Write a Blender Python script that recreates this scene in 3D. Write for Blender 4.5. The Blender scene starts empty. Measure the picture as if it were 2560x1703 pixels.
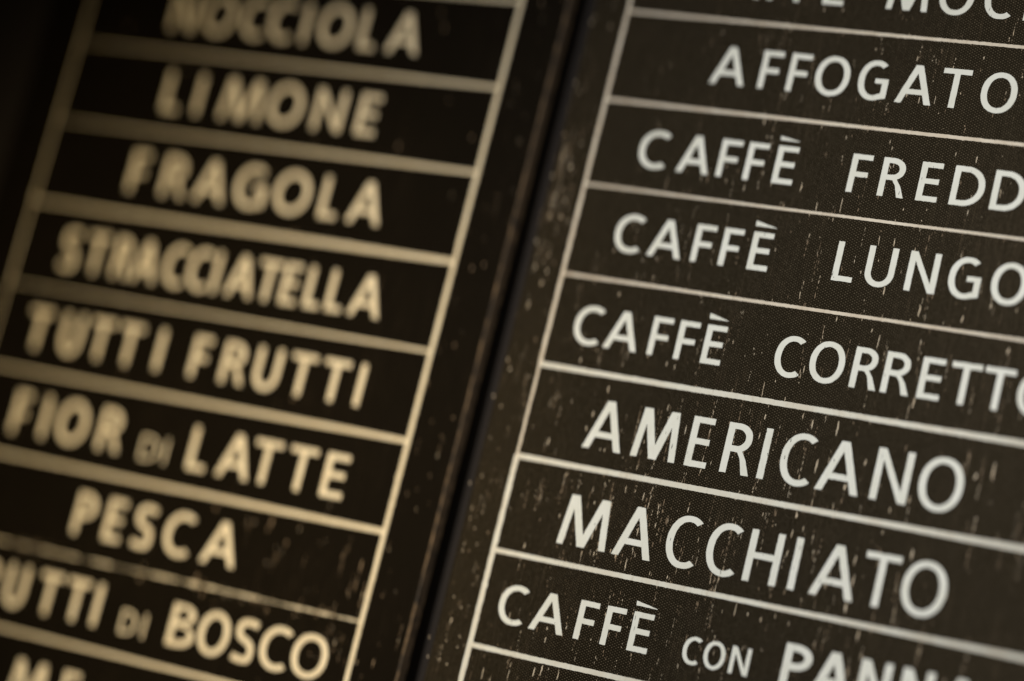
import bpy, bmesh, math, random
from mathutils import Matrix, Vector, noise
from mathutils.geometry import delaunay_2d_cdt

S = bpy.context.scene
C = S.collection
MM = 0.001
BASE = Vector((0.0, 0.0, 1.60))          # the boards hang about eye height; all sizes below are millimetres from here

# ------------------------------------------------------------------ camera, world, lamps, exposure
# right-hand board: x to the right, z up, y = 0 is its front, the camera looks from the right and from below
rot = ((0.88544644, -0.14316365, 0.44214113), (0.24110431, 0.95483337, -0.17367197), (-0.39730759, 0.26037936, 0.87997117))
pos = (383.830, -288.724, 791.0525)
def conv(v): return Vector((v[0], -v[2], v[1]))
cols = [conv((rot[0][j], rot[1][j], rot[2][j])) for j in range(3)]
M = Matrix.Identity(4)
for j in range(3):
    for i in range(3): M[i][j] = cols[j][i]
M.translation = conv(pos) * MM + BASE
cd = bpy.data.cameras.new('camera'); cam = bpy.data.objects.new('camera', cd); C.objects.link(cam)
cam.matrix_world = M
cd.sensor_width = 36; cd.lens = 85.0; cd.clip_start = 0.02; cd.clip_end = 50
cd.dof.use_dof = True; cd.dof.focus_distance = 0.852; cd.dof.aperture_fstop = 1.5; cd.dof.aperture_ratio = 1.22
S.camera = cam
S.render.resolution_x = 1024; S.render.resolution_y = 681

w = bpy.data.worlds.new('World'); S.world = w; w.use_nodes = True
w.node_tree.nodes['Background'].inputs[0].default_value = (1.0, 0.72, 0.48, 1)
w.node_tree.nodes['Background'].inputs[1].default_value = 0.006

def spot(name, at, target, cone, radius, power, col):
    l = bpy.data.lights.new(name, 'SPOT'); l.spot_size = math.radians(cone); l.spot_blend = 1.0
    l.shadow_soft_size = radius; l.energy = power; l.color = col
    o = bpy.data.objects.new(name, l); C.objects.link(o)
    o.location = conv(at) * MM + BASE
    d = (conv(target) - conv(at)).normalized()
    o.rotation_euler = d.to_track_quat('-Z', 'Y').to_euler()
spot('key_spot', (230, 150, 850), (125, -215, 0), 50, 0.06, 31, (1.0, 0.985, 0.955))  # unseen key lamp, its cone shaped to fade the light leftwards
spot('warm_fill_spot', (20, -480, 800), (-145, -185, 0), 27, 0.06, 27, (1.0, 0.765, 0.40))  # added warm fill for the left board, no lamp in view
S.view_settings.view_transform = 'Standard'; S.view_settings.look = 'None'
S.view_settings.exposure = 0.0; S.view_settings.gamma = 1.0

# ------------------------------------------------------------------ materials
def mat(name):
    m = bpy.data.materials.new(name); m.use_nodes = True
    return m, m.node_tree.nodes, m.node_tree.links, m.node_tree.nodes['Principled BSDF']
def nd(N, t, **k):
    n = N.new(t)
    for a, b in k.items(): setattr(n, a, b)
    return n
def math_n(N, L, op, a, b=None):
    n = N.new('ShaderNodeMath'); n.operation = op
    for i, v in enumerate((a, b)):
        if v is None: continue
        if isinstance(v, (int, float)): n.inputs[i].default_value = v
        else: L.new(v, n.inputs[i])
    return n.outputs[0]
def ramp(N, L, src, p0, p1, c0=(0,0,0,1), c1=(1,1,1,1)):
    r = N.new('ShaderNodeValToRGB'); r.color_ramp.elements[0].position = p0; r.color_ramp.elements[1].position = p1
    r.color_ramp.elements[0].color = c0; r.color_ramp.elements[1].color = c1
    L.new(src, r.inputs[0]); return r.outputs[0]
def mix(N, L, fac, a, b):
    n = N.new('ShaderNodeMix'); n.data_type = 'RGBA'
    if isinstance(fac, (int, float)): n.inputs[0].default_value = fac
    else: L.new(fac, n.inputs[0])
    for i, v in ((6, a), (7, b)):
        if isinstance(v, tuple): n.inputs[i].default_value = v
        else: L.new(v, n.inputs[i])
    return n.outputs[2]
def coords(N, L, scale):
    t = N.new('ShaderNodeTexCoord'); mp = N.new('ShaderNodeMapping')
    mp.inputs['Scale'].default_value = scale
    L.new(t.outputs['Object'], mp.inputs[0]); return mp.outputs[0]
def tex(N, L, vec, scale, detail=3, rough=.6, dist=0):
    n = N.new('ShaderNodeTexNoise'); n.inputs['Scale'].default_value = scale; n.inputs['Detail'].default_value = detail
    n.inputs['Roughness'].default_value = rough; n.inputs['Distortion'].default_value = dist
    L.new(vec, n.inputs['Vector']); return n.outputs['Fac']

def black_sheet(name, base, thread, wear, spec):
    """black coated cloth: a fine weave whose rubbed thread tops also carry painted glints and sheen, upright rub streaks and specks"""
    m, N, L, P = mat(name)
    v = coords(N, L, (1000, 1000, 1000))                       # millimetres
    s = N.new('ShaderNodeSeparateXYZ'); L.new(v, s.inputs[0])
    warp = tex(N, L, v, .06, 2)
    px = math_n(N, L, 'ADD', math_n(N, L, 'MULTIPLY', s.outputs[0], 2*math.pi/1.64), math_n(N, L, 'MULTIPLY', warp, 3.0))
    pz = math_n(N, L, 'MULTIPLY', s.outputs[2], 2*math.pi/1.02)
    a = math_n(N, L, 'SINE', math_n(N, L, 'ADD', px, pz)); b = math_n(N, L, 'SINE', math_n(N, L, 'SUBTRACT', px, pz))
    weave = math_n(N, L, 'MULTIPLY', math_n(N, L, 'ADD', a, 1), math_n(N, L, 'ADD', b, 1))      # 0..4
    weave = math_n(N, L, 'MULTIPLY', weave, .25)
    dots = ramp(N, L, weave, .50, .95)
    patch = ramp(N, L, tex(N, L, v, .9, 2), .35, .7)
    dots = math_n(N, L, 'MULTIPLY', dots, math_n(N, L, 'ADD', math_n(N, L, 'MULTIPLY', patch, .8), .25))
    col = mix(N, L, dots, base, thread)  # weave glints and warm sheen painted into the pale thread colour
    st = coords(N, L, (1000, 1000, 42))                        # upright streaks
    streak = ramp(N, L, tex(N, L, st, 1.5, 4, .65), .52, .80)
    big = ramp(N, L, tex(N, L, v, .022, 3), .38, .68)
    col = mix(N, L, math_n(N, L, 'MULTIPLY', math_n(N, L, 'MULTIPLY', streak, big), .35*wear), col, (.16, .115, .07, 1))
    sp = coords(N, L, (1000, 1000, 380))
    speck = ramp(N, L, tex(N, L, sp, 1.15, 3, .55), .70, .76)
    col = mix(N, L, math_n(N, L, 'MULTIPLY', math_n(N, L, 'MULTIPLY', speck, big), .75*wear), col, (.36, .26, .17, 1))
    L.new(col, P.inputs['Base Color'])
    rg = math_n(N, L, 'ADD', math_n(N, L, 'MULTIPLY', tex(N, L, st, .5, 3), .2), .50); L.new(rg, P.inputs['Roughness'])
    P.inputs['Specular IOR Level'].default_value = spec; P.inputs['Specular Tint'].default_value = (1.0, .80, .52, 1)
    bp = N.new('ShaderNodeBump'); bp.inputs['Strength'].default_value = .35; bp.inputs['Distance'].default_value = .0001
    L.new(weave, bp.inputs['Height']); L.new(bp.outputs[0], P.inputs['Normal'])
    return m

def paint(name, a, b, worn):
    m, N, L, P = mat(name)
    t = N.new('ShaderNodeNewGeometry')
    mp = N.new('ShaderNodeMapping'); mp.inputs['Scale'].default_value = (1000, 1000, 1000); L.new(t.outputs['Position'], mp.inputs[0])
    mp2 = N.new('ShaderNodeMapping'); mp2.inputs['Scale'].default_value = (1000, 1000, 250); L.new(t.outputs['Position'], mp2.inputs[0])
    col = mix(N, L, ramp(N, L, tex(N, L, mp.outputs[0], .12, 3), .3, .7), a, b)
    col = mix(N, L, math_n(N, L, 'MULTIPLY', ramp(N, L, tex(N, L, mp2.outputs[0], .8, 4, .65), .55, .8), worn), col, (.30, .21, .13, 1))
    L.new(col, P.inputs['Base Color']); P.inputs['Roughness'].default_value = .62
    P.inputs['Specular IOR Level'].default_value = .3
    return m

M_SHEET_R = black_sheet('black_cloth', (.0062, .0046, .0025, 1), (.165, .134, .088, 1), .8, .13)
M_SHEET_L = black_sheet('black_cloth_dimmed', (.003, .0024, .0018, 1), (.012, .009, .006, 1), .3, .09)  # same cloth, its colour darkened for the weaker light on the left board
M_INK = paint('pale_paint', (.76, .765, .70, 1), (.71, .71, .62, 1), .18)
M_RULE = paint('rule_paint', (.72, .71, .62, 1), (.64, .59, .48, 1), .4)
M_RULE_THIN = paint('rule_paint_thin', (.72, .65, .53, 1), (.60, .51, .39, 1), .5)
M_INK_L = paint('warm_tinted_paint', (.75, .665, .49, 1), (.70, .60, .42, 1), .2)  # left lettering, the warm light there partly put into this cream
M_SCUFF = paint('rubbed_base', (.70, .60, .45, 1), (.48, .37, .24, 1), .25)
M_FAINT = paint('rubbed_base_brown', (.36, .26, .165, 1), (.20, .14, .085, 1), .25)

m, N, L, P = mat('rubbed_wood')
v = coords(N, L, (1000, 1000, 260))
col = mix(N, L, ramp(N, L, tex(N, L, v, .9, 4, .7), .42, .66), (.016, .011, .007, 1), (.20, .13, .068, 1))
L.new(col, P.inputs['Base Color']); P.inputs['Roughness'].default_value = .7
M_WOOD = m
m, N, L, P = mat('wall_paint')
v = coords(N, L, (1, 1, 1))
L.new(mix(N, L, tex(N, L, v, 30, 5), (.003, .0013, .0008, 1), (.006, .0026, .0015, 1)), P.inputs['Base Color']); P.inputs['Roughness'].default_value = .85
bp = N.new('ShaderNodeBump'); bp.inputs['Strength'].default_value = .4; bp.inputs['Distance'].default_value = .001
L.new(tex(N, L, v, 220, 4), bp.inputs['Height']); L.new(bp.outputs[0], P.inputs['Normal'])
M_WALL = m

# ------------------------------------------------------------------ helpers
def link(name, me, parent=None, origin=(0, 0, 0)):
    o = bpy.data.objects.new(name, me); C.objects.link(o)
    if parent: o.parent = parent
    o.location = origin
    return o
def from_bm(name, bm, m, parent=None, origin=(0, 0, 0)):
    me = bpy.data.meshes.new(name); bm.normal_update(); bm.to_mesh(me); bm.free(); me.materials.append(m)
    return link(name, me, parent, origin)
def slab(x0, x1, z0, z1, y0, y1, bevel=0):
    bm = bmesh.new(); bmesh.ops.create_cube(bm, size=1)
    for q in bm.verts:
        q.co = Vector(((x0+x1)/2 + q.co.x*(x1-x0), (y0+y1)/2 + q.co.y*(y1-y0), (z0+z1)/2 + q.co.z*(z1-z0))) * MM
    if bevel: bmesh.ops.bevel(bm, geom=list(bm.edges), offset=bevel*MM, segments=3, profile=.6, affect='EDGES')
    return bm
def flat_shape(loops, y0, y1):
    """closed outline(s) in mm, holes included, filled and given a thickness from y0 (back) to y1 (front)"""
    pts, edges = [], []
    for lp in loops:
        k = len(pts); n = len(lp)
        pts += [Vector(p) for p in lp]; edges += [(k+i, k+(i+1) % n) for i in range(n)]
    vo, eo, fo, *_ = delaunay_2d_cdt(pts, edges, [], 2, 1e-6)
    def inside(x, y):
        c = False
        for lp in loops:
            n = len(lp)
            for i in range(n):
                (ax, ay), (bx, by) = lp[i], lp[(i+1) % n]
                if (ay > y) != (by > y) and x < (bx-ax)*(y-ay)/(by-ay)+ax: c = not c
        return c
    bm = bmesh.new()
    fv = [bm.verts.new((p.x*MM, y1*MM, p.y*MM)) for p in vo]; bv = [bm.verts.new((p.x*MM, y0*MM, p.y*MM)) for p in vo]
    cnt = {}
    for f in fo:
        c = sum((vo[i] for i in f), Vector((0, 0)))/len(f)
        if not inside(c.x, c.y): continue
        a = sum(vo[f[i]].cross(vo[f[(i+1) % len(f)]]) for i in range(len(f)))
        if a < 0: f = list(reversed(f))
        bm.faces.new([fv[i] for i in f])
        for i in range(len(f)): cnt[(f[i], f[(i+1) % len(f)])] = 1
    for (a, b) in cnt:
        if (b, a) not in cnt: bm.faces.new([fv[b], fv[a], bv[a], bv[b]])
    for q in [q for q in bm.verts if not q.link_faces]: bm.verts.remove(q)
    return bm
def rough(loop, step, amp, seed):
    """cut an outline into short steps and let the paint edge wander a little, more up and down than sideways"""
    out = []
    n = len(loop)
    for i in range(n):
        a, b = Vector(loop[i]), Vector(loop[(i+1) % n])
        k = max(1, int((b-a).length/step))
        for j in range(k):
            p = a.lerp(b, j/k)
            q = Vector((p.x*1.3+seed, p.y*.9, seed*.37))
            d = Vector((noise.noise(q), noise.noise(q+Vector((31, 7, 3)))*1.3))*amp
            q2 = Vector((p.x*.45, p.y*.12+seed, 5.5))
            e = noise.noise(q2)
            if e > .42: d.y -= (e-.42)*amp*5*random.random()
            out.append((p.x+d.x, p.y+d.y))
    return out

# ------------------------------------------------------------------ lettering: humanist capitals, cap height 1
def cross(p, d, q, e):
    t = ((q[0]-p[0])*e[1]-(q[1]-p[1])*e[0])/(d[0]*e[1]-d[1]*e[0]); return (p[0]+d[0]*t, p[1]+d[1]*t)
def arc(cx, cy, rx, ry, a0, a1, n=28, p=2.12):
    o = []
    for i in range(n+1):
        a = math.radians(a0+(a1-a0)*i/n); c, s = math.cos(a), math.sin(a)
        o.append((cx+rx*math.copysign(abs(c)**(2/p), c), cy+ry*math.copysign(abs(s)**(2/p), s)))
    return o
def stroke(path, s):
    l, r = [], []
    n = len(path)
    for i, p in enumerate(path):
        a, b = path[max(0, i-1)], path[min(n-1, i+1)]
        d = Vector((b[0]-a[0], b[1]-a[1])).normalized(); q = Vector((-d.y, d.x))*s/2
        l.append((p[0]+q.x, p[1]+q.y)); r.append((p[0]-q.x, p[1]-q.y))
    return l+r[::-1]
def glyph(ch, W, s):
    h = s*.88
    if ch == 'I': return [[(0, 0), (0, 1), (W, 1), (W, 0)]]
    if ch == 'L': return [[(0, 0), (0, 1), (s, 1), (s, h), (W, h), (W, 0)]]
    if ch in 'EÈ':
        o = [[(0, 0), (0, 1), (W, 1), (W, 1-h), (s, 1-h), (s, .5+h*.62), (W*.93, .5+h*.62), (W*.93, .5-h*.38), (s, .5-h*.38), (s, h), (W, h), (W, 0)]]
        if ch == 'È': o.append([(W*.00, 1.15), (W*-.02, 1.265+.02*math.sin(seed[0]*9)), (W*.05, 1.265+.02*math.sin(seed[0]*9)), (W*(.99+.05*math.sin(seed[0]*5)), 1.16), (W*(.99+.05*math.sin(seed[0]*5)), 1.145)])
        return o
    if ch == 'F': return [[(0, 0), (0, 1), (W, 1), (W, 1-h), (s, 1-h), (s, .48+h*.5), (W*.9, .48+h*.5), (W*.9, .48-h*.5), (s, .48-h*.5), (s, 0)]]
    if ch == 'H': return [[(0, 0), (0, 1), (s, 1), (s, .5+h*.6), (W-s, .5+h*.6), (W-s, 1), (W, 1), (W, 0), (W-s, 0), (W-s, .5-h*.4), (s, .5-h*.4), (s, 0)]]
    if ch == 'T': c = W/2; return [[(0, 1-h), (0, 1), (W, 1), (W, 1-h), (c+s/2, 1-h), (c+s/2, 0), (c-s/2, 0), (c-s/2, 1-h)]]
    if ch == 'N':
        k = 1.12*s; y = 1/(W-k)
        return [[(0, 0), (0, 1), (k, 1), (W-s, s*y*.9), (W-s, 1), (W, 1), (W, 0), (W-k, 0), (s, 1-s*y*.9), (s, 0)]]
    if ch == 'A':
        t = s*.6; c = W/2; g = s*1.1; d = (c-t, 1); y0, y1 = .24, .24+h
        il = (g, 0); ap = cross(il, d, (c, 0), (0, 1)); e1 = cross(il, d, (0, y0), (1, 0)); e2 = cross(il, d, (0, y1), (1, 0))
        return [[(0, 0), (c-t, 1), (c+t, 1), (W, 0), (W-g, 0), (W-e1[0], y0), e1, (g, 0)], [e2, (W-e2[0], y1), ap]]
    if ch == 'M':
        a = W*.10; k = s*1.3; kv = s*1.15; c = W/2; t = kv/2
        n1 = cross((s, 0), (a, 1), (a+k-kv, 1), (c-t-(a+k-kv), -1))
        top = cross((a+k, 1), (c+t-(a+k), -1), (c, 0), (0, 1))
        return [[(0, 0), (a, 1), (a+k, 1), top, (W-a-k, 1), (W-a, 1), (W, 0), (W-s, 0), (W-n1[0], n1[1]), (c+t, 0), (c-t, 0), n1, (s, 0)]]
    if ch == 'O':
        return [arc(W/2, .5, W/2, .52, 0, 360, 56)[:-1], arc(W/2, .5, W/2-s*1.02, .52-h, 0, 360, 48)[:-1]]
    if ch == 'C':
        rx = W*.605
        return [arc(rx, .5, rx, .52, 52, 308, 40) + arc(rx, .5, rx-s*1.02, .52-h, 303, 57, 36)]
    if ch == 'G':
        rx = W*.54
        out = arc(rx, .5, rx, .52, 52, 292, 40); inn = arc(rx, .5, rx-s*1.02, .52-h, 296, 57, 36)
        x1 = W; yb = out[-1][1]+.035
        return [out+[(x1, yb+.01), (x1, .50+h*.4), (W*.56, .50+h*.4), (W*.56, .50-h*.55), (x1-s, .50-h*.55), (x1-s, inn[0][1]+.03)]+inn]
    if ch == 'D':
        m_ = W*.36; o = [(0, 0), (0, 1)]+arc(m_, .5, W-m_, .5, 90, -90, 30); i = [(s, h), (s, 1-h)]+arc(m_, .5, W-m_-s*1.02, .5-h, 90, -90, 26)
        return [o, i]
    if ch in 'PR':
        yb = .40 if ch == 'P' else .43
        cy = (1+yb)/2; ry = (1-yb)/2; m_ = W*.38; bw = W if ch == 'P' else W*.88
        o = [(0, 0), (0, 1)]+arc(m_, cy, bw-m_, ry, 90, -90 if ch == 'P' else -62, 22)
        if ch == 'P': o += [(s, yb), (s, 0)]
        else: o += [(W*.80, .30), (W, 0), (W-s*1.13, 0), (W*.60, .31), (W*.47, yb-.005), (W*.38, yb), (s, yb), (s, 0)]
        return [o, [(s, yb+h), (s, 1-h)]+arc(m_, cy, bw-m_-s, ry-h, 90, -90, 18)]
    if ch == 'B':
        m_ = W*.38; y = .53
        o = [(0, 0), (0, 1)]+arc(m_, (1+y)/2, W*.9-m_, (1-y)/2, 90, -78, 18)+arc(m_, (y)/2, W-m_, y/2, 78, -90, 18)
        return [o, [(s, y+h*.45), (s, 1-h)]+arc(m_, (1+y)/2+h*.0-(.5*h-.45*h)/2, W*.9-m_-s, (1-h-y-h*.45)/2, 90, -90, 14),
                [(s, h), (s, y-h*.45)]+arc(m_, (y-h*.45+h)/2, W-m_-s, (y-h*.45-h)/2, 90, -90, 14)]
    if ch == 'U':
        y = .36
        return [[(0, 1)]+arc(W/2, y, W/2, y+.02, 180, 360, 28)+[(W, 1), (W-s, 1)]+arc(W/2, y, W/2-s, y+.02-h, 360, 180, 24)+[(s, 1)]]
    if ch == 'S':
        k = s/2
        ctl = [(W-.03, .90), (W*.80, .995-k*.9), (W*.52, 1.02-k), (W*.24, .96-k*.8), (k*1.05, .76), (W*.22, .60), (W*.5, .515), (W*.78, .42), (W-k*1.05, .26), (W*.80, .09), (W*.5, k-.02), (W*.22, k*.9+.005), (.03, .10)]
        path = []
        for i in range(len(ctl)-1):
            p = [Vector(ctl[max(0, min(len(ctl)-1, i+j))]) for j in (-1, 0, 1, 2)]
            for t in range(5):
                u = t/5
                q = .5*((2*p[1])+(p[2]-p[0])*u+(2*p[0]-5*p[1]+4*p[2]-p[3])*u*u+(3*p[1]-p[0]-3*p[2]+p[3])*u**3)
                path.append((q.x, q.y))
        path.append(ctl[-1])
        return [stroke(path, s*.95)]
    raise ValueError(ch)

FRONT = -0.20            # y of the cloth rows' face; anything proud of it is more negative
seed = [1.0]
letter_boxes = []
def letter(ch, x0, x1, base, H, s, m, row, rgh=.09):
    seed[0] += 3.71
    W = (x1-x0)
    loops = [[(x*H, y*H) for x, y in lp] for lp in glyph(ch, W/H, s/H)]
    loops = [rough(lp, .7, rgh, seed[0]+k*.13) for k, lp in enumerate(loops)]
    bm = flat_shape(loops, 0, -.14)
    letter_boxes.append((x0, x1, base, H))
    return from_bm('letter', bm, m, row, (x0*MM, FRONT*MM, base*MM))

def rule_h(x0, x1, z, t, amp, m, parent, broken=False, y0=FRONT, th=.12):
    seed[0] += 5.3
    bm = bmesh.new(); n = int((x1-x0)/.7)
    prev = None; segs = []
    for i in range(n+1):
        x = x0+(x1-x0)*i/n
        a = noise.noise(Vector((x*1.1, seed[0], 0))); b = noise.noise(Vector((x*1.1, seed[0], 9))); wv = noise.noise(Vector((x*.035, seed[0], 4)))
        k = noise.noise(Vector((x*.5, seed[0], 14)))
        u = i/n; tt = t if not isinstance(t, tuple) else t[0]+(t[1]-t[0])*min(1, u*1.25)**.8
        lo = z-tt/2+a*amp+wv*.1; hi = z+tt/2+b*amp+wv*.1
        if k > .45: lo -= (k-.45)*1.3*random.random()
        if k < -.5: hi += (-k-.5)*.9*random.random()
        if broken:
            q = noise.noise(Vector((x*.22, seed[0], 2)))+.5*noise.noise(Vector((x*.9, seed[0], 3)))
            mid = (lo+hi)/2; hw = max(.05, (hi-lo)/2*(.75+q*1.1)); lo, hi = mid-hw, mid+hw
        vs = [bm.verts.new((x*MM, (y0-yy)*MM, zz*MM)) for yy, zz in ((0, lo), (th, lo), (th, hi), (0, hi))]
        if prev:
            for j in range(3): bm.faces.new((prev[j], vs[j], vs[j+1], prev[j+1]))
        else: bm.faces.new(vs[::-1])
        prev = vs
    bm.faces.new(prev)
    bmesh.ops.recalc_face_normals(bm, faces=bm.faces)
    return from_bm('ruled_line', bm, m, parent)
def rule_v(x, z0, z1, t, amp, m, parent, th=.15):
    seed[0] += 5.3
    bm = bmesh.new(); n = int((z1-z0)/.7); prev = None
    for i in range(n+1):
        z = z0+(z1-z0)*i/n
        tt = t(z) if callable(t) else t
        a = noise.noise(Vector((z*.5, seed[0], 0))); b = noise.noise(Vector((z*.5, seed[0], 9)))
        k = noise.noise(Vector((z*.28, seed[0], 14)))
        lo = x-tt/2+a*amp; hi = x+tt/2+b*amp
        if k > .5: hi += (k-.5)*1.6
        if k < -.5: lo += (k+.5)*1.6
        vs = [bm.verts.new((xx*MM, (FRONT-yy)*MM, z*MM)) for yy, xx in ((-.2, lo), (th, lo), (th, hi), (-.2, hi))]
        if prev:
            for j in range(3): bm.faces.new((prev[j], vs[j], vs[j+1], prev[j+1]))
        else: bm.faces.new(vs[::-1])
        prev = vs
    bm.faces.new(prev)
    bmesh.ops.recalc_face_normals(bm, faces=bm.faces)
    return from_bm('border_line', bm, m, parent)
def scuffs(spots, parent, m, lift=0):
    """rubbed slivers, each an uneven upright fleck a hair above the cloth"""
    bm = bmesh.new()
    for (x, z, wd, ln, on_row) in spots:
        y = FRONT-.05-lift if on_row else -.05
        n = max(3, min(7, int(ln/.6)+2)); L_, R_ = [], []
        lean = random.uniform(-.04, .04)
        for i in range(n):
            t = i/(n-1); ww = wd*(math.sin(math.pi*(.12+.80*t))**.8)*random.uniform(.45, 1.15)/2
            cx = x+lean*(t-.5)*ln+random.uniform(-.25, .25)*wd; zz = z+(.5-t)*ln+random.uniform(-.1, .1)*ln/n
            L_.append(bm.verts.new(((cx-ww)*MM, y*MM, zz*MM))); R_.append(bm.verts.new(((cx+ww)*MM, (y-.012)*MM, zz*MM)))
        for i in range(n-1): bm.faces.new((L_[i], L_[i+1], R_[i+1], R_[i]))
    o = from_bm('scuff_marks', bm, m, parent); o['kind'] = 'stuff'
    return o

# ------------------------------------------------------------------ the wall
wall = from_bm('wall', slab(-1500, 1500, -1600, 1200, 18.0, 120), M_WALL, None, BASE)
wall['kind'] = 'structure'

# ------------------------------------------------------------------ the boards
def board(label):
    o = bpy.data.objects.new('menu_board', None); C.objects.link(o); o.location = BASE; o.empty_display_size = .05
    o['label'] = label; o['category'] = 'menu board'; o['group'] = 'pair of menu boards hung side by side'
    return o
def build(root, xl, bl, br, xr, ztop, zbot, rules, thick, rows, sheet, ink, rule_m, bt, broken=(), grow=0):
    core = slab(xl, xr, zbot, ztop, 0, 18.0, .7); from_bm('panel', core, sheet, root)
    for i in range(len(rules)-1):
        z1, z0 = rules[i], rules[i+1]
        r = from_bm('menu_row', slab(bl, br, z0, z1, FRONT, .3), sheet, root)
        txt = [q for q in rows if q[0] == i]
        if txt: r['label'] = 'row of the menu reading ' + ' '.join(q[1] for q in txt)
        for _, word, base, H, s, items in txt:
            for ch, it in zip(word, items):
                if len(it) == 1: x0, x1 = it[0]-s*.5, it[0]+s*.5
                else: x0, x1 = it[0]-grow, it[1]+grow*.7
                letter(ch, x0, x1, base, H, s, ink, r)
    for z, t in zip(rules, thick):
        rule_h(bl, br, z, t, .14, M_RULE_THIN if root is rb and t < 1.35 else rule_m, root, broken=(z in broken))
    for q in bt:
        x, t = q[:2]; z0, z1, mm = q[2:] if len(q) > 2 else (rules[-1], rules[0], rule_m)
        rule_v(x, z0, z1, t, .18, mm, root)



random.seed(7)
# ---- right-hand board: coffees
RR = [70.6, 35.3, 0, -35.5, -69.2, -104.4, -139.6, -174.7, -210.2, -245.5, -280.8, -316]
RT = [1.3, 1.3, 1.2, 1.3, 1.05, 1.2, 2.0, 2.0, 1.8, 1.85, 1.5, 1.5]
S1, S2 = 2.22, 2.45
rows_r = [
 (1, 'CAFFÈ', 9.6, 14.6, S1, [(21.5, 33.2), (38.3, 51.0), (53.9, 62.0), (64.4, 72.4), (75.7, 83.7)]),
 (1, 'MOCHA', 9.9, 14.8, S1, [(99.9, 115.4), (118.9, 131.8), (135.6, 146.2), (150.6, 162.2), (165.6, 179.5)]),
 (2, 'AFFOGATO', -24.9, 14.6, S1, [(39.2, 53.0), (58.3, 66.2), (69.3, 77.2), (79.7, 92.7), (96.1, 107.4), (110.9, 124.4), (126.7, 137.1), (141.5, 154.4)]),
 (3, 'CAFFÈ', -60.1, 14.3, S1, [(18.4, 30.2), (34.6, 47.4), (50.4, 58.5), (61.0, 68.8), (72.3, 80.2)]),
 (3, 'FREDDO', -60.0, 14.4, S1, [(100.7, 108.3), (112.3, 122.1), (126.5, 134.2), (138.6, 150.3), (153.1, 164.7), (168.3, 181.3)]),
 (4, 'CAFFÈ', -93.1, 14.2, S1, [(17.0, 28.3), (31.1, 44.6), (48.5, 56.3), (59.4, 66.9), (70.6, 78.4)]),
 (4, 'LUNGO', -92.8, 14.5, S1, [(102.8, 110.4), (114.4, 125.1), (129.5, 140.6), (144.5, 156.0), (159.7, 172.3)]),
 (5, 'CAFFÈ', -129.7, 14.4, S1, [(9.9, 21.2), (22.9, 36.3), (40.5, 48.3), (51.0, 58.7), (61.5, 69.2)]),
 (5, 'CORRETTO', -129.8, 14.7, S1, [(88.9, 99.3), (102.0, 114.8), (117.8, 127.6), (129.2, 139.4), (142.2, 150.2), (152.5, 163.2), (164.3, 175.0), (176.6, 189.4)]),
 (6, 'AMERICANO', -167.2, 18.2, 2.5, [(24.4, 39.7), (43.6, 60.9), (64.6, 72.9), (78.2, 89.2), (93.5,), (99.5, 111.8), (113.8, 129.6), (133.7, 146.7), (149.8, 165.2)]),
 (7, 'MACCHIATO', -203.2, 18.3, 2.5, [(23.6, 42.8), (45.5, 60.5), (65.0, 77.3), (80.4, 92.6), (95.5, 107.8), (113.4,), (120.0, 135.9), (137.5, 150.1), (151.7, 167.2)]),
 (8, 'CAFFÈ', -235.4, 14.0, S1, [(7.5, 18.4), (20.8, 34.6), (38.7, 46.2), (49.2, 56.7), (59.6, 67.4)]),
 (8, 'CON', -235.5, 9.5, 1.5, [(80.3, 86.9), (88.2, 96.1), (98.1, 105.2)]),
 (8, 'PANNA', -236.0, 14.9, 2.75, [(116.8, 126.9), (128.0, 141.6), (144.0, 155.0), (158.6, 169.6), (172.0, 186.0)]),
 (9, 'CAFFÈ', -271.0, 14.2, S1, [(8.2, 19.2), (21.6, 35.0), (39.5, 47.0), (50.0, 57.5), (60.4, 68.2)]),
]
rb = None
rb = board('black board of coffees from AFFOGATO to MACCHIATO, right of the dark gap')
def bt_r(z):
    if z > 0: return 1.2
    if z > -139.6: return 1.45
    if z > -174.7: return 1.05
    return 2.05
build(rb, -14.8, 0, 216, 233, 90, -336, RR, RT, rows_r, M_SHEET_R, M_INK, M_RULE, [(0, bt_r, -174.7, 70.6, M_RULE_THIN), (0, bt_r, -316, -174.7, M_RULE), (216, 1.8)])

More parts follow.
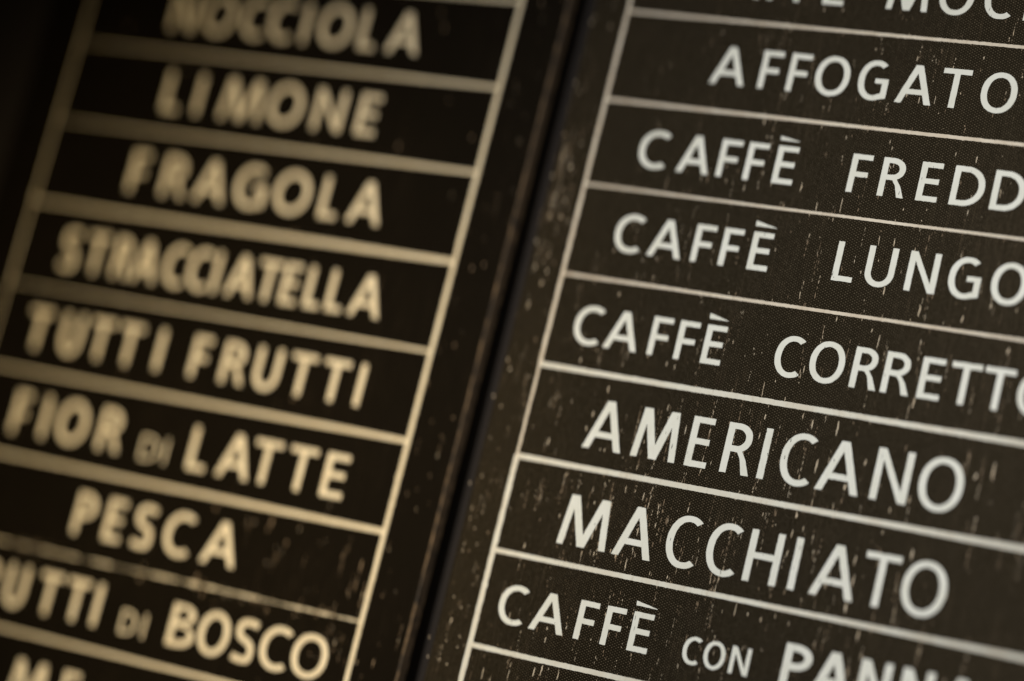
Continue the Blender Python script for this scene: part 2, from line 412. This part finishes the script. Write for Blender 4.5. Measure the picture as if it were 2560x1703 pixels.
# single chips seen in the photograph: x, z, width, length
CHIPS = [(45.0, -202.3, 0.5, 1.6), (47.4, -203.7, 0.6, 1.8), (39.0, -204.5, 0.35, 1.6), (36.8, -198.4, 0.4, 2.5), (37.5, -195.3, 0.35, 2), (52.0, -206.0, 0.4, 4.5), (11.7, -206.6, 0.5, 2), (0.8, -206.7, 0.6, 1.3), (34.3, -205.4, 0.35, 2.6), (7.8, -254.6, 0.5, 4), (27.2, -250.1, 0.45, 3.4), (29.9, -249.0, 0.5, 4), (36.6, -249.2, 0.35, 3.8), (28.6, -238.1, 0.4, 2.2), (28.2, -234.0, 0.5, 1.2), (35.4, -232.2, 0.4, 1.2), (53.5, -193.7, 0.35, 3), (52.5, -181.0, 0.4, 3), (45.2, -179.6, 0.4, 2.4), (55.2, -183.8, 0.3, 2.4), (59.1, -183.6, 0.3, 2), (34.6, -186.4, 0.4, 1.2), (22.4, -193.5, 0.35, 1.6), (32.5, -247.9, 0.3, 0.8), (109.8, -177.4, 0.8, 2.2), (109.7, -184.2, 0.5, 3), (109.6, -191.2, 0.45, 2.5), (112.9, -159.3, 0.5, 5), (129.8, -155.1, 0.5, 2.4), (124.3, -164.9, 0.7, 1.6), (95.8, -213.8, 0.4, 4.5), (86.9, -209.1, 0.35, 5), (87.2, -204.6, 0.35, 3), (133.8, -189.0, 0.5, 3.4), (152.9, -183.6, 0.7, 4), (134.7, -196.2, 0.5, 4.5), (134.2, -205.5, 0.6, 3.5), (140.5, -213.9, 0.6, 4), (105.6, -215.3, 0.45, 1.8), (110.5, -213.2, 0.4, 1.6), (100.6, -214.5, 0.35, 1.4), (115.7, -214.8, 0.4, 1.4), (142.0, -169.8, 0.4, 2), (122.0, -172.1, 0.35, 2.5), (168.5, -153.3, 0.7, 2.2), (174.2, -150.8, 0.6, 6), (147.7, -165.1, 0.5, 2.2), (97.8, -179.3, 0.3, 1.4), (91.8, -188.3, 0.35, 2), (113.3, -181.7, 0.35, 1.8), (91.2, -215.3, 0.3, 1.2), (117.4, -145.0, 0.5, 5.5), (108.1, -145.0, 0.5, 3.2), (104.1, -142.7, 0.45, 2.2), (90.5, -145.2, 0.5, 2), (87.4, -135.5, 0.3, 5.5), (124.9, -112.4, 0.3, 5), (121.7, -108.8, 0.4, 1.4), (122.9, -94.0, 0.5, 3), (108.2, -106.5, 0.35, 2), (96.2, -137.9, 0.3, 1.8), (122.6, -76.2, 0.35, 3), (100.6, -126.2, 0.4, 3), (113.0, -88.6, 0.35, 1.2), (90.8, -79.8, 0.3, 0.5), (79.9, -84.6, 0.3, 1.4), (118.4, -83.5, 0.35, 0.8), (62.3, -154.7, 0.3, 3.5), (90.0, -152.2, 0.3, 2.5), (141.9, -131.8, 0.6, 3.5), (136.8, -99.2, 0.5, 4.5), (152.4, -100.1, 0.6, 2.4), (161.2, -94.1, 0.6, 2.2), (170.4, -108.9, 0.7, 2.2), (76.2, -137.8, 0.25, 1.4), (91.2, -132.0, 0.25, 1), (81.1, -123.5, 0.25, 0.8), (72.3, -120.5, 0.35, 1.4), (61.1, -133.7, 0.3, 1.2), (148.4, 5.2, 0.35, 2.4), (139.8, -5.3, 0.45, 1.2), (100.0, -5.8, 0.3, 1.2), (100.4, -65.3, 0.3, 5.5), (91.4, -66.9, 0.3, 3.5), (84.1, -60.4, 0.4, 3.4), (145.2, -42.7, 0.4, 2.4), (123.2, -63.9, 0.35, 0.9), (125.7, -22.7, 0.3, 3), (120.0, -23.3, 0.35, 2.4), (115.1, -21.6, 0.35, 2), (64.4, -37.4, 0.45, 2.4), (62.7, -63.3, 0.4, 2.4), (137.4, -41.7, 0.3, 1.6), (112.9, -39.8, 0.25, 1.6), (96.5, -40.0, 0.25, 1.4), (84.3, 8.0, 0.4, 1.2), (77.2, 7.4, 0.5, 1), (110.9, 0.8, 0.3, 0.9), (114.2, -42.2, 0.25, 1.6), (68.5, -57.0, 0.4, 1.4), (131.5, -63.0, 0.25, 0.8), (40.1, -4.9, 0.5, 0.7), (15.7, -135.8, 0.55, 1.8), (24.5, -109.2, 0.5, 1.6), (11.0, -167.6, 0.5, 2.6), (10.9, -150.4, 0.4, 1), (16.3, -151.5, 0.4, 0.9), (29.3, -144.8, 0.55, 2.6), (25.7, -154.7, 0.5, 2.4), (24.5, -160.4, 0.5, 2), (53.8, -147.7, 0.4, 2.4), (41.3, -130.4, 0.4, 1.2), (49.3, -132.0, 0.35, 2), (52.6, -132.8, 0.35, 1.8), (47.8, -161.5, 0.35, 1.2), (31.8, -166.9, 0.4, 1.2), (30.4, -95.4, 0.5, 0.9), (35.5, -93.8, 0.5, 0.9), (3.5, -163.1, 0.4, 0.8), (18.3, -93.1, 0.4, 1.6)]
MARGIN_CHIPS = [(-7.6, -109.2, 0.85, 2), (-6.5, -104.5, 0.7, 1.6), (-7.5, -98.3, 0.6, 1.6), (-10.7, -118.2, 0.7, 2.6), (-11.6, -103.5, 0.6, 1.4), (-13.4, -139.9, 0.7, 1), (-15.3, -154.4, 0.6, 1), (-11.3, -157.7, 0.6, 0.9), (-7.6, -63.4, 0.8, 1.8), (-14.1, -67.7, 0.8, 1.2), (-10.9, -75.2, 0.8, 1.2), (-6.4, -83.0, 0.8, 1.2), (-11.2, -83.3, 0.7, 1.4), (-14.2, -30.4, 0.7, 1.2), (-12.9, -3.6, 0.7, 0.9), (-12.2, -184.5, 0.6, 0.8), (-12.3, -200.6, 0.5, 0.8), (-9.5, -203.9, 0.5, 0.8), (-8.2, -197.6, 0.5, 0.8), (-12.7, -196.8, 0.5, 1.4), (-16.1, -187.9, 0.5, 1), (-9.8, -238.8, 0.5, 2.4), (-15.4, -253.2, 0.55, 0.7), (-6.9, -254.3, 1, 0.5), (-9.6, -246.1, 0.5, 1), (-4.6, -247.5, 0.5, 0.7), (-16.8, -246.2, 0.5, 1), (-4.8, -243.5, 0.45, 0.7), (-11.0, -230.0, 0.5, 0.7)]
LEFT_CHIPS = [(-93.7, -216.8, 0.9, 3), (-94.5, -219.8, 0.7, 2), (-119.7, -216.0, 0.9, 1.6), (-119.6, -244.1, 0.8, 3.5), (-115.1, -245.5, 0.6, 2), (-93.3, -247.0, 0.7, 2.4), (-60.5, -245.3, 0.8, 1.4), (-85.9, -249.7, 0.5, 2.4), (-115.3, -249.0, 0.6, 2.5), (-51.4, -226.5, 0.6, 5), (-51.7, -233.2, 0.5, 5), (-60.1, -224.2, 0.6, 1.4), (-36.3, -260.0, 0.5, 3), (-82.3, -63.8, 1.1, 1.3), (-78.9, -7.7, 1.2, 1.2), (-76.0, -13.6, 1.1, 1.2), (-51.6, -56.7, 0.9, 1)]
LEFT_MARGIN_CHIPS = [(-37.5, -107.6, 0.8, 1), (-33.0, -105.5, 0.7, 0.9), (-36.5, -138.0, 0.8, 1), (-40.3, -196.4, 0.5, 1), (-37.0, 0.3, 0.9, 1.2)]
# rubbed flecks: thick where the photograph shows them, thin elsewhere
def specks(n, x0, x1, z0, z1, d, row):
    return [(random.uniform(x0, x1), random.uniform(z0, z1), q, q*random.uniform(.8, 1.8), row) for q in (random.uniform(*d)*random.random()**.6 for _ in range(n))]
def rain(n, x0, x1, z0, z1, wd=(.12, .34), ln=(.4, 3), row=True):
    out = []
    for _ in range(n):                                  # a rub breaks into short dashes along one upright line, often with a neighbour
        cx, cz = random.uniform(x0, x1), random.uniform(z0, z1)
        for _ in range(random.choice((1, 1, 2, 3))):
            x, z = cx+random.gauss(0, .9), cz+random.gauss(0, 2.0); wb = random.uniform(*wd)
            for _ in range(random.choice((1, 1, 2, 2, 3, 4, 6))):
                l = min(ln[1], ln[0]+random.expovariate(1/(.22*(ln[1]-ln[0]))))
                out.append((x+random.gauss(0, .10), z-l/2, wb*random.uniform(.55, 1.1), l, row))
                z -= l+random.uniform(.25, 1.6)
    return [q for q in out if z0-1 < q[1] < z1+1 and x0-1 < q[0] < x1+1]
sp = []
sp += rain(74, 22, 130, -209, -176, (.16, .42), (.5, 4))       # round MACCHIATO
sp += rain(51, 22, 130, -174, -141, (.16, .40), (.5, 4.4))         # round AMERICANO
sp += rain(40, 130, 210, -244, -141, (.18, .5), (.8, 5))           # lower right
sp += rain(30, 8, 90, -138, -106, (.13, .34), (.4, 2.2))
sp += rain(34, 90, 200, -138, -106, (.12, .28), (.5, 4.0))
sp += rain(27, 8, 75, -103, -71, (.13, .34), (.4, 2.2))
sp += rain(30, 80, 190, -103, -71, (.15, .4), (.6, 4))
sp += rain(30, 20, 180, -68, -37, (.15, .4), (.5, 3.4))
sp += rain(27, 20, 180, -34, -1, (.15, .45), (.4, 2.0))
sp += rain(13, 20, 180, 1, 34, (.15, .4), (.4, 2.0))
sp += rain(34, 4, 75, -243, -212, (.13, .34), (.4, 2.2))
sp += rain(30, 75, 140, -243, -212, (.15, .38), (.5, 3.8))
sp += rain(27, 3, 60, -262, -247, (.18, .42), (.6, 4))
sp += rain(20, 2, 22, -209, -141, (.2, .5), (.5, 2))
sp += rain(23, -14.5, -2, -104, -46, (.15, .5), (.5, 2.2), False)  # left margin, upper half
sp += rain(4, -14.5, -2, -46, 10, (.15, .4), (.4, 1.2), False)
sp += rain(8, -14.5, -2, -178, -104, (.15, .4), (.4, 1.2), False)
sp += rain(17, -14.5, -2, -262, -178, (.15, .45), (.4, 1.7), False)
sp += specks(60, -14.5, -2, -110, -45, (.3, .95), False)
sp += specks(70, -14.5, -2, -280, -110, (.25, .75), False)
sp += specks(16, -14.5, -2, -45, 15, (.3, .8), False)
sp += specks(60, 2, 60, -280, -100, (.2, .5), True)
sp += specks(40, 2, 80, -100, 0, (.2, .7), True)
sp += specks(120, 60, 200, -245, 0, (.15, .5), True)
for (x0, x1, b, H) in list(letter_boxes):                         # the paint bleeds a little below and beside the letters
    if b < -135:
        for _ in range(4): sp.append((random.uniform(x0-.5, x1+.5), b+random.uniform(-1.6, H*1.08), random.uniform(.14, .3), random.uniform(.4, 2.4), True))
    elif random.random() < .8:
        sp.append((random.uniform(x0, x1), b+random.uniform(-1.6, .3), random.uniform(.14, .28), random.uniform(.4, 2.0), True))
for z in RR[2:10]:                                                # nicks along the ruled lines
    for _ in range(22): sp.append((random.uniform(2, 200), z+random.choice((-1, 1))*random.uniform(.6, 1.7), random.uniform(.15, .32), random.uniform(.4, 1.8), True))
scuffs([q+(True,) for q in CHIPS]+[q+(False,) for q in MARGIN_CHIPS], rb, M_SCUFF).name = 'chip_marks'
scuffs([q for k, q in enumerate(sp) if k % 9 < 5], rb, M_FAINT); scuffs([q for k, q in enumerate(sp) if k % 9 > 4], rb, M_SCUFF)

chips = []
for (x0, x1, b, H) in list(letter_boxes):
    for _ in range(random.choice((1, 2, 3, 5)) if b < -135 else random.choice((0, 1, 1, 3))):
        chips.append((random.uniform(x0, x1), b+random.uniform(.02, .98)*H, random.uniform(.12, .32), random.uniform(.3, 2.2), True))
scuffs(chips, rb, M_SHEET_L, .10).name = 'chip_marks'
# ---- left-hand board: flavours
LR = [35.3, 0, -35.7, -70.4, -106.2, -141.8, -176.9, -212.0, -246.3, -279.7, -316]
LT = [1.6, 1.6, (.35, 1.45), (.35, 1.5), (.85, 2.05), (.3, 1.2), (.7, 1.8), (.95, 1.85), (.5, .9), (1.0, 1.6), 1.5]
SL = 2.5
def mid(c, wd): return (c-wd/2, c+wd/2)
rows_l = [
 (1, 'NOCCIOLA', -25.8, 16.6, SL, [(-203, -191.6), (-187.2, -172.8), (-168.3, -157.2), (-155.0, -144.0), (-138.2,), (-131.4, -117.0), (-112.1, -105.3), (-99.1, -85.2)]),
 (2, 'LIMONE', -60.9, 16.6, SL, [(-195.6, -188.3), (-179.0,), (-167.4, -148.4), (-144.8, -129.8), (-123.2, -110.4), (-103.1, -94.8)]),
 (3, 'FRAGOLA', -96.3, 16.6, SL, [(-201.3, -193.9), (-184.9, -174.0), (-168.9, -154.9), (-149.7, -135.9), (-131.1, -115.8), (-109.4, -102.2), (-96.4, -82.1)]),
 (4, 'STRACCIATELLA', -132.6, 16.2, 2.4, [(-223.8, -216.0), (-211.3, -202.0), (-197.4, -189.3), (-187.6, -176.4), (-172.5, -162.4), (-160.9, -150.9), (-148.0,), (-142.0, -130.0), (-128.4, -118.6), (-116.5, -109.8), (-105.3, -99.0), (-95.3, -89.0), (-85.1, -71.7)]),
 (5, 'TUTTI', -167.3, 16.3, SL, [(-229.4, -219.2), (-212.2, -202.9), (-198.4, -188.0), (-184.3, -173.9), (-164.2,)]),
 (5, 'FRUTTI', -167.3, 16.3, SL, [(-148.3, -141.0), (-133.7, -123.3), (-118.5, -108.0), (-103.0, -92.5), (-88.3, -77.6), (-71.4,)]),
 (6, 'FIOR', -202.6, 16.6, SL, [(-224.6, -217.8), (-208.9,), (-202.0, -188.4), (-181.3, -171.0)]),
 (6, 'DI', -203.2, 9.4, 1.0, [(-160.2, -152.6), (-148.7,)]),
 (6, 'LATTE', -203.4, 16.8, SL, [(-137.6, -129.9), (-123.8, -109.7), (-108.8, -97.5), (-92.9, -81.6), (-76.5, -67.5)]),
 (7, 'PESCA', -237.2, 16.4, SL, [(-181.6, -173.0), (-166.7, -159.3), (-153.2, -144.6), (-138.6, -126.5), (-120.4, -105.2)]),
 (8, 'FRUTTI', -270.6, 16.2, SL, [(-231.0, -224.0), (-217.8, -208.6), (-204.6, -195.4), (-188.8, -178.8), (-175.5, -165.5), (-160.4,)]),
 (8, 'DI', -270.8, 9.0, 1.05, [(-147.5, -140.9), (-136.8,)]),
 (8, 'BOSCO', -270.9, 16.0, SL, [(-125.5, -114.4), (-112.1, -99.1), (-95.9, -87.2), (-84.1, -72.0), (-70.1, -55.6)]),
 (9, 'ME', -306.2, 16.4, SL, [(-190.4, -173.4), (-166.0, -159.0)]),
]
lb = board('black board of ice cream flavours from NOCCIOLA to BOSCO, left of the dark gap')
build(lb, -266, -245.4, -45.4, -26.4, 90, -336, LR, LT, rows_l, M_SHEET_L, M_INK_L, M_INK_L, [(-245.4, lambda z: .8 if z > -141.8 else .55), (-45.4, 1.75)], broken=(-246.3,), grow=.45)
random.seed(11)
sp = []
sp += rain(6, -120, -47, -243, -214, (.2, .6), (.6, 3))
sp += rain(13, -60, -47, -279, -214, (.2, .6), (.6, 4))
sp += rain(20, -215, -50, -248.5, -244.3, (.2, .6), (.6, 2.5))
sp += rain(6, -235, -50, -140, -2, (.3, .7), (.5, 1.0))
sp += rain(4, -235, -50, -210, -142, (.3, .6), (.5, 1.3))
sp += rain(5, -44, -28, -180, 0, (.3, .6), (.5, 1.2), False)
sp += rain(5, -44, -28, -300, -180, (.2, .5), (.5, 2), False)
sp += specks(22, -235, -48, -210, 0, (.4, 1.2), True)
sp += specks(40, -110, -47, -279, -212, (.3, .9), True)
sp += specks(50, -44, -28, -320, 20, (.3, .9), False)
scuffs([q+(True,) for q in LEFT_CHIPS]+[q+(False,) for q in LEFT_MARGIN_CHIPS], lb, M_FAINT).name = 'chip_marks'
scuffs([q for k, q in enumerate(sp) if k % 4], lb, M_FAINT); scuffs([q for k, q in enumerate(sp) if not k % 4], lb, M_SCUFF)
# the bare wooden edge of the left board, showing beside the gap
from_bm('edge_strip', slab(-26.4, -25.4, -335, 89, .5, 6.5, .3), M_WOOD, lb)
